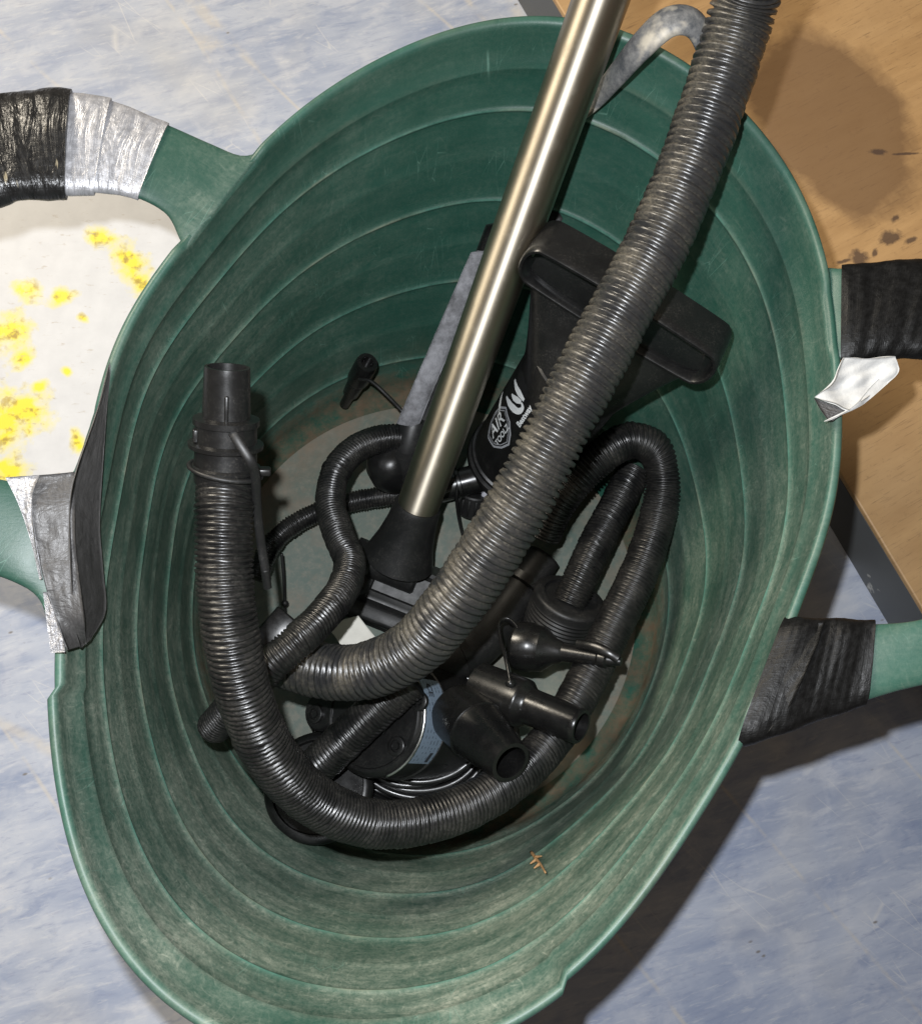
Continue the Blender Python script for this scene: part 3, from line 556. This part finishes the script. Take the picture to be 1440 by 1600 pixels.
# ------------------------------------------------------------------ flat brush tool behind the pole
t = thing('brush_tool', 'flat black tool with grey felt strip tucked behind the metal pole', 'brush', at(632, 705, .070))
b0, b1 = at(632, 712, .074), at(782, 372, .176)
patch('blade', [at(632,712,.072), at(690,540,.122), at(760,352,.176)], [at(668,712,.072), at(760,540,.118), at(886,326,.178)], MATTE, t, 24, 8, .006, .0002, 51)
FL = [at(620,662,.098), at(651,590,.120), at(688,505,.142), at(736,395,.174)]; FR = [at(652,668,.096), at(684,590,.118), at(722,505,.140), at(772,393,.172)]
A_, _ = spline(FL, 50); B_, _ = spline(FR, 50)
Vf = []
for i in range(50):
    a, b = A_[i], B_[i]; up = np.array([-.2, -.3, 1.0])
    for k in np.linspace(0, np.pi, 9): Vf.append(a+(b-a)*(0.5-0.5*math.cos(k))+up*(.0050*math.sin(k)+.0006*random.uniform(-1, 1)))
Fc = grid_faces(50, 9, False); mesh_obj('felt_strip', *solid(Vf, Fc, 50, 9, .001), FELT, t)
V, Fc = lathe(at(625,745,.062), at(648,655,.094), [(0, .012), (.1, .0155), (.45, .0160), (.5, .0120), (.95, .0105), (1.0, .0085)], 28); sharp(mesh_obj('ferrule', V, Fc, MATTE, t), 35)
V, Fc = lathe(at(622,752,.045), at(600,708,.085), [(0, .008), (.12, .015), (.35, .019), (.65, .019), (.88, .015), (1, .008)], 28); mesh_obj('ball_joint', V, Fc, BLACK, t)

# ------------------------------------------------------------------ hand air pump
q0, hcp = at(803, 722, .034), at(976, 474, .240); q1 = q0+(hcp-q0)/1.17; qa = (q1-q0)/np.linalg.norm(q1-q0)
lx = at(1115, 552, .24)-at(835, 410, .24); lx = lx-qa*(lx@qa); lx /= np.linalg.norm(lx); qn = np.cross(lx, qa); qn = qn if qn@(CAM-q0) > 0 else -qn
t = thing('hand_pump', 'black hand air pump with wide loop handle and white printed logo', 'air pump', at(800, 725, ZB))
QR = .0385; LQ = np.linalg.norm(q1-q0)
V, Fc = lathe(q0, q1, [(0, .030), (0, QR+.0022), (.015, QR+.0030), (.04, QR+.0030), (.045, QR), (.05, QR), (.058, QR+.0018), (.075, QR+.0018), (.08, QR), (.80, QR), (.825, QR*.99), (.83, QR*.95), (.83, QR*.5)], 72); sharp(mesh_obj('barrel', V, Fc, BLACK, t), 30)
def fan():
    """flared web between barrel and handle: rows along the pump axis, superellipse sections"""
    V = []; th = np.linspace(0, 2*np.pi, 56, endpoint=False); prof = []
    for s in np.linspace(0, 1, 22):
        k = s*s*(3-2*s); hw = QR*1.0+(.0640-QR)*s**1.25; ht = QR*(1-k)+.0105*k; e = 1-.45*k
        c = q0+qa*(LQ*(.70+.41*s))
        ca, sa = np.cos(th), np.sin(th); V.append(c+np.outer(np.sign(ca)*np.abs(ca)**e*hw, lx)+np.outer(np.sign(sa)*np.abs(sa)**e*ht, qn))
    Fc = grid_faces(22, 56); Fc.append(tuple(range(56))[::-1]); Fc.append(tuple(range(21*56, 22*56))); return np.vstack(V), Fc
V, Fc = fan(); sharp(mesh_obj('flared_top', V, Fc, BLACK, t), 50)
# stadium-shaped loop grip, strap extruded along qn
hc2 = q0+qa*(LQ*1.17); HWd, HHt, SW = .0690, .0165, .0155
ring = []
for k in range(64):
    a = 2*np.pi*k/64; ca, sa = math.cos(a), math.sin(a)
    x = (HWd-HHt)*np.sign(ca)*min(1, abs(ca)*1.9)+HHt*ca; y = HHt*np.sign(sa)*abs(sa)**.8
    ring.append((x, y))
ring = np.array(ring); rs, _ = spline(ring, 97, True); ring = rs[:-1]
tn = np.roll(ring, -1, 0)-np.roll(ring, 1, 0); nn = np.stack([tn[:, 1], -tn[:, 0]], 1); nn /= np.linalg.norm(nn, axis=1)[:, None]
sec = [(.0016, -1), (.0016, -.55), (.0016, .0), (.0016, .55), (.0016, .92), (.0008, 1.0), (-.0008, 1.0), (-.0016, .92), (-.0016, .55), (-.0016, 0), (-.0016, -.55), (-.0016, -1)]
V = []
for (x, y), n_ in zip(ring, nn):
    for (a, b) in sec: V.append(hc2+lx*(x+n_[0]*a)+qa*(y+n_[1]*a)+qn*b*SW)
Fc = []
ns = len(sec)
for i in range(96):
    for j in range(ns): k = (j+1) % ns; i2 = (i+1) % 96; Fc.append((i*ns+j, i*ns+k, i2*ns+k, i2*ns+j))
sharp(mesh_obj('loop_handle', V, Fc, BLACK, t), 40)
# printed logos wrapped on the barrel
def wrap_print(name, V2, Fc, phi, s0, mat, parent, lift=.0004):
    """2-D print (x along the barrel axis, y round it) -> on the barrel surface"""
    out = []
    for x, y in V2:
        a = phi - 1.25*y/QR; out.append(q0+qa*(s0+x*1.75)+(QR+lift)*(math.cos(a)*(-lx)+math.sin(a)*qn))
    return mesh_obj(name, out, Fc, mat, parent, smooth=False)
def text2d(s, size, shear=0.0, bold=0.0):
    cu = bpy.data.curves.new('print', 'FONT'); cu.body = s; cu.size = size; cu.align_x = 'CENTER'; cu.align_y = 'CENTER'; cu.resolution_u = 3; cu.shear = shear; cu.offset = bold
    ob = bpy.data.objects.new('print', cu); COL.objects.link(ob); dg = bpy.context.evaluated_depsgraph_get(); me = ob.evaluated_get(dg).to_mesh()
    V = np.array([v.co[:2] for v in me.vertices]); Fc = [tuple(p.vertices) for p in me.polygons]; bpy.data.objects.remove(ob); bpy.data.curves.remove(cu); return V, Fc
def strip2d(P, w, closed=False):
    P, _ = spline(np.array(P, float), 120, closed); T = np.gradient(P, axis=0); T /= np.linalg.norm(T, axis=1)[:, None]; Nn = np.stack([-T[:, 1], T[:, 0]], 1)
    w = np.interp(np.linspace(0, 1, 120), np.linspace(0, 1, len(np.atleast_1d(w))), np.atleast_1d(w))[:, None] if np.size(w) > 1 else w
    return np.vstack([P+Nn*w/2, P-Nn*w/2]), [(i, i+1, i+121, i+120) for i in range(119)]
phi0 = math.radians(46); s0 = .070
def dense(P, k=10): P = np.array(P, float); return [tuple(P[i]+(P[(i+1) % len(P)]-P[i])*t/k) for i in range(len(P)) for t in range(k)]
sh = dense([(-.0125, .0030), (-.0065, .0085), (0, .0100), (.0065, .0085), (.0125, .0030), (.0108, -.0050), (.0060, -.0098), (.0, -.0125), (-.0060, -.0098), (-.0108, -.0050)], 6)
V2, Fc = strip2d(sh, .0012, True); lg = wrap_print('shield_outline', V2, Fc, phi0, s0, GPRINT, t)
V2, Fc = strip2d([(x*.86, y*.86) for x, y in sh], .0005, True); wrap_print('shield_inner_line', V2, Fc, phi0, s0, GPRINT, lg)
V2, Fc = text2d('AIR', .0108, .0, .00012); V2[:, 1] *= 1.05; V2[:, 0] *= 1.0; wrap_print('logo_word', V2+[-.0004, .0020], Fc, phi0, s0, PRINT, t)
V2, Fc = text2d('TOOLZ', .0048, 0, .0001); V2[:, 0] *= 1.0; wrap_print('logo_word', V2+[0, -.0056], Fc, phi0, s0, PRINT, t)
V2, Fc = strip2d([(.0045, .0055), (.0070, .0105), (.0090, .0165), (.0072, .0150), (.0050, .0095)], [.0006, .0022, .0012, .0016, .0006]); wrap_print('logo_flourish', V2, Fc, phi0, s0, PRINT, t)
for pts, w in (([(-.006, .0105), (-.0035, .002), (-.0005, -.0040), (.0035, -.0055), (.0052, -.0030)], [.0012, .0034, .0042, .0032, .0012]), ([(.0000, .0070), (.0012, .0035), (.0032, .0002), (.0050, -.0025)], [.001, .0030, .0034, .0020]), ([(.0050, .0125), (.0058, .0060), (.0070, .0005), (.0075, -.0035)], [.0012, .0030, .0036, .0018])):
    V2, Fc = strip2d(pts, w); wrap_print('logo_swoosh', V2, Fc, phi0+.06, s0+.037, PRINT, t)
V2, Fc = text2d('Bestway', .0047, 0, .00015); wrap_print('logo_word', V2+[.001, -.0092], Fc, phi0+.06, s0+.037, PRINT, t)

# ------------------------------------------------------------------ electric pump (round motor housing with label and coiled cable)
m1, m0 = at(580, 1118, .104), at(676, 1128, .036); ma = (m1-m0)/np.linalg.norm(m1-m0); MR = .0430
t = thing('electric_pump', 'round black electric pump with blue grey rating label and coiled cable', 'electric pump', at(640, 1155, ZB))
V, Fc = lathe(m0, m1, [(-.1, .030), (-.1, MR-.003), (-.05, MR), (.55, MR), (.56, MR+.0012), (.62, MR+.0012), (.63, MR), (.93, MR), (.97, MR-.0012), (1.0, MR-.004), (1.0, MR-.006), (.985, MR-.007), (.985, .006)], 72); ho = sharp(mesh_obj('housing', V, Fc, BLACK, t), 30)
MX = np.array([1.0, 0, 0]); MX = MX-ma*(MX@ma); MX /= np.linalg.norm(MX); MY = np.cross(ma, MX)
def mface(px, py):
    r = ray(px, py); k = ((m1-CAM)@ma)/(r@ma); return CAM+r*k
for sx, sy in ((620, 1166), (655, 1096), (493, 1116), (520, 1060)):
    c = mface(sx, sy)-ma*.001
    V, Fc = lathe(c, c+ma*.004, [(0, .0068), (.7, .0068), (.8, .0062), (.8, .0042), (.3, .0040), (.3, .0026), (.75, .0024), (.75, .0005)], 24); sharp(mesh_obj('screw_boss', V, Fc, BLACK, t), 35)
V, Fc = lathe(mface(497, 1112)-ma*.018, mface(497, 1112)-ma*.0005, [(0, .014), (.9, .014), (1, .0125)], 28); sharp(mesh_obj('side_lug', V, Fc, BLACK, t))
vd = mface(610, 1105)-mface(588, 1148); vax = axes(vd, ma)
for k in (-1, 0, 1):
    V, Fc = rbox(mface(600, 1128)+vax[1]*k*.0042+ma*.0004, vax, (.018-.003*abs(k), .0016, .0022), .0005); mesh_obj('vent_rib', V, Fc, GLOSSY, t)
def on_motor(a, s, lift=.0006): return m0+ma*s+(MR+lift)*(math.cos(a)*MX+math.sin(a)*MY)
LM = np.linalg.norm(m1-m0)
def mk_label():
    a = M('rating_label', 0.45); uv = a.uv(); x, y, _ = a.sep(uv)
    ln = a.rng(a.math('SINE', a.math('MULTIPLY', y, 1500.0)), .55, .8); d = a.rng(a.noise(a.map(uv, sc=(520, 60, 1)), 1, 2, .7), .50, .56)
    k = a.math('MULTIPLY', a.math('MULTIPLY', ln, d), .75); a.col(a.mix(k, (.18, .235, .30), (.03, .04, .055))); return a.m
# motor label patch: spans angle and height
sg = np.linspace(.56*LM, .955*LM, 6); ag = np.linspace(math.radians(-50), math.radians(34), 30)
V = [on_motor(a, s) for a in ag for s in sg]; uv = [((a)*MR, s) for a in ag for s in sg]; lb = mesh_obj('rating_label', V, grid_faces(30, 6, False), mk_label(), ho, uv=uv)
def motor_print(V2, Fc, a0, s0, nm='label_print'):
    return mesh_obj(nm, [on_motor(a0+x/MR, s0+y, .0010) for x, y in V2], Fc, INK, lb, smooth=False)
V2, Fc = text2d('CE', .0085, 0, .0002); motor_print(V2*[-1, -1], Fc, math.radians(22), .84*LM)
V, Fc = rbox([0, 0, 0], np.eye(3), (1, 1, 1), .01); motor_print(np.array([(-.004, -.002), (.004, -.002), (.004, .002), (-.004, .002)]), [(0, 1, 2, 3)], math.radians(-42), .70*LM)
a = np.linspace(math.radians(-75), math.radians(60), 40); c = np.array([on_motor(x, .965*LM, .0002) for x in a]); V, Fc, _ = sweep(c, .0011, 8); mesh_obj('trim_ring', V, Fc, STEEL, t)
# coiled mains cable
cc = at(652, 1146, .04)
pts = []
for k in range(0, 15*24+6):
    a = k/24*2*np.pi+2.0; w = int(k/24); rr = .0400+.0020*math.sin(1.7*k/24*2)+.0044*((w*3) % 7)+.0015*math.sin(k*.9)*.4
    z = .022+.0056*(w % 4)+.006*math.sin(a*.5+w)*.3+(.010 if w > 5 else 0)
    pts.append((cc[0]+rr*1.10*math.cos(a)+.004*math.sin(w*2.1), cc[1]+rr*.96*math.sin(a)-.003*math.cos(w*1.3), max(z, ZB+.004)))
cord('cable', pts, .0031, CABLE, t, sides=10, n=2000, px=False)
cord('cable_band', [(628,1232,.025),(632,1215,.047),(640,1198,.048)], .0022, MATTE, t, (1, 1.6))

# ------------------------------------------------------------------ loose nozzles and valve adapters
g1, g2 = at(712, 1110, .106), at(798, 1192, .160)
t = thing('tapered_nozzle', 'wide tapered black nozzle with open mouth, lying over the cable coil', 'nozzle', at(716, 1112, .09), 'loose nozzles and adapters')
V, Fc = lathe(g1, g2, [(0, .0140), (0, .0200), (.03, .0212), (.40, .0216), (.415, .0216), (.425, .0210), (.44, .0206), (.95, .0146), (1.0, .0140), (1.0, .0112), (.95, .0108), (.55, .0120), (.3, .012)], 48); sharp(mesh_obj('nozzle_body', V, Fc, GLOSSY, t), 32)
k1, k2 = at(748, 1072, .100), at(908, 1136, .146)
t = thing('stepped_nozzle', 'two-step black tube nozzle pointing right, over the long hose', 'nozzle', at(780, 1085, .07), 'loose nozzles and adapters')
V, Fc = lathe(k1, k2, [(0, .012), (0, .0172), (.30, .0174), (.44, .0174), (.455, .0172), (.465, .0165), (.50, .0140), (.52, .0130), (.53, .0128), (.95, .0122), (.985, .0122), (1.0, .0114), (1.0, .0095), (.85, .009)], 40); nb = sharp(mesh_obj('nozzle_body', V, Fc, GLOSSY, t), 32)
V, Fc = lathe(at(796,1072,.125), at(798,1066,.133), [(0, .004), (1, .003)], 14); mesh_obj('tether_stud', V, Fc, GLOSSY, nb)
cord('tether', [(797,1068,.131),(790,1030,.124),(782,1000,.108),(780,975,.100),(792,968,.098),(806,980,.100),(812,1000,.102)], .0017, GLOSSY, t, (1.5, .8))
v1, v2 = at(806, 1008, .088), at(970, 1034, .122)
t = thing('valve_adapter', 'black valve adapter with fat bulb and thin tip resting beside threaded cap', 'valve adapter', at(830, 1012, .065), 'loose nozzles and adapters')
V, Fc = lathe(v1, v2, [(0, .010), (0, .0165), (.03, .0180), (.16, .0182), (.18, .0174), (.27, .0165), (.38, .0095), (.44, .0080), (.46, .0068), (.78, .0052), (.80, .0062), (.86, .0062), (.88, .0045), (1.0, .0030)], 36); sharp(mesh_obj('adapter_body', V, Fc, GLOSSY, t), 30)
cord('tab', [(900,1006,.112),(925,1010,.120),(948,1019,.125),(966,1030,.126)], .0022, GLOSSY, t, (.7, 1.6))
w1, w2 = on_wall(538, 632, .006), at(574, 566, .088)
t = thing('small_valve_adapter', 'small stepped black valve adapter leaning on upper left wall with a cord', 'valve adapter', w1, 'loose nozzles and adapters')
V, Fc = lathe(w1, w2, [(0, .0035), (.0, .0042), (.28, .0044), (.30, .0066), (.55, .0074), (.57, .0066), (.60, .0086), (.64, .0092), (.95, .0090), (1.0, .0082), (1.0, .005), (.9, .0045)], 28); sharp(mesh_obj('adapter_body', V, Fc, GLOSSY, t), 30)
cord('tether', [(560,592,.080),(580,596,.086),(605,618,.086),(628,642,.086),(648,662,.084)], .0011, BLACK, t, (.7, 1.4))
# ribbed knob
t = thing('ribbed_knob', 'small ribbed black knob under the hand pump, with pale cap', 'knob', at(735, 785, ZB))
V, Fc = lathe(at(736,800,.016), at(742,768,.030), [(0, .009), (0, .0120), (.06, .0130), (.94, .0130), (1, .0120), (1, .004)], 24)
V = V.copy(); c_ = V.mean(0)
sharp(mesh_obj('grip', V, Fc, MATTE, t), 20)
ka = at(742,768,.030)-at(736,800,.016)
for k in range(14):
    a = 2*np.pi*k/14; X = axes(ka); c = at(739,784,.023)+.0130*(math.cos(a)*X[1]+math.sin(a)*X[2]); V, Fc = rbox(c, X, (.015, .0018, .0018), .0005, 1); mesh_obj('grip_rib', V, Fc, MATTE, t)
V, Fc = rbox(at(762,768,.030), axes(ka), (.014, .010, .016), .003); mesh_obj('pale_cap', V, Fc, mk_plain('pale_plastic', (.40, .40, .44), .5), t)
tag(cord('loose_string', [(716,752,.050),(713,775,.044),(716,805,.030),(724,840,.020),(735,870,.014)], .0014, CABLE, None), 'thin black cord hanging beside the ribbed knob', 'cord')
# small black box under the curled hose
t = thing('black_bracket', 'small clear-edged black box under the curled hose', 'bracket', at(430, 985, .12))
X = axes(at(455, 955, .15)-at(415, 1000, .15)); V, Fc = rbox(at(432, 990, .140), X, (.030, .022, .014), .0015); sharp(mesh_obj('case', V, Fc, BLACK, t), 30)
V, Fc = rbox(at(430, 984, .1485), X, (.026, .018, .002), .0008); mesh_obj('lid', V, Fc, GLOSSY, t)
# round cap under the long hose
t = thing('round_cap', 'shallow round black cap half hidden under the long hose, bottom left', 'cap', at(470, 1240, .05))
X = axes((1, 0.1, .10), (.25, .25, 1)); c = at(500, 1232, .062)
V, Fc = lathe(c, c+X[2]*.010, [(0, .036), (.1, .040), (.6, .0405), (.8, .0395), (1, .036), (1, .034), (.7, .033), (.7, .004)], 56); sharp(mesh_obj('cap_disc', V, Fc, GLOSSY, t), 40)
# second round black body between hose and coil
V, Fc = lathe(at(536,1225,.02), at(540,1212,.062), [(0, .016), (.1, .018), (.9, .018), (1, .016)], 36); tag(sharp(mesh_obj('black_plug', V, Fc, BLACK, None, origin=at(536, 1225, .02)), 35), 'plain round black plug between short hose and cable coil', 'plug')
# dark duct piece under the thick hose (black body of the pump outlet)
t = thing('elbow_duct', 'dark smooth elbow duct in shadow under the thick grey hose', 'duct', at(740, 1010, .02))
C3, _ = spline(P3([(850,870,.034),(810,925,.036),(765,985,.040),(715,1020,.045),(660,1040,.050)]), 40); V, Fc, _ = sweep(C3, np.interp(np.linspace(0, 1, 40), [0, .4, .7, 1], [.014, .017, .021, .020]), 36); mesh_obj('duct', V, Fc, MATTE, t)
for k in (8, 30):
    T_, _, _ = frames(C3); V, Fc = lathe(C3[k]-T_[k]*.004, C3[k]+T_[k]*.004, [(0, .018), (.1, .0215), (.9, .0215), (1, .018)], 36); sharp(mesh_obj('collar', V, Fc, BLACK, t))
# torn paper
A_ = patch('torn_paper', P3([(508,976,.075),(535,968,.078),(560,962,.078)]), P3([(535,1010,.078),(565,1016,.080),(598,1010,.078)]), PAPER, None, 14, 10, .0006, .0016, 61)
tag(A_, 'scrap of torn white paper showing beside the thick hose end', 'paper')
# grey hooked strap over the rim
t = thing('bent_strap', 'dirty grey bent plastic strap hooked over the rim behind the pole', 'strap', at(935, 165, .27))
C3, _ = spline([on_wall(868,212,.009), on_wall(900,180,.009), on_wall(934,150,.010)]+P3([(966,113,.300),(1003,70,.325),(1045,34,.337),(1082,36,.337),(1101,72,.325),(1100,120,.300),(1092,170,.270)]), 80)
V, Fc, _ = sweep(C3, np.interp(np.linspace(0, 1, 80), [0, .3, .55, .75, 1], [.0055, .0075, .0095, .0080, .0060]), 18, (.5, 1.0)); mesh_obj('strap_band', V, Fc, HOOK, t)
# straw
o = cord('straw', [(832,1332,0),(838,1342,0),(846,1352,0),(852,1362,0)], .0009, STRAW, None, px=False, n=12) if False else None
sp = [on_wall(x, y, .002) for x, y in ((830,1332),(838,1343),(845,1352),(852,1364))]
t = thing('dry_stalk', 'tiny dry orange stalk stuck on the lower inner wall', 'plant scrap', sp[0])
C3, _ = spline(sp, 16); V, Fc, _ = sweep(C3, np.linspace(.0012, .0006, 16), 8); mesh_obj('stem', V, Fc, STRAW, t)
for (a, b) in (((838,1343),(828,1350)), ((836,1340),(846,1338)), ((843,1350),(834,1357))):
    C3 = np.linspace(on_wall(*a, .002), on_wall(*b, .0025), 6); V, Fc, _ = sweep(C3, np.linspace(.0013, .0004, 6), 8); mesh_obj('leaf', V, Fc, STRAW, t)
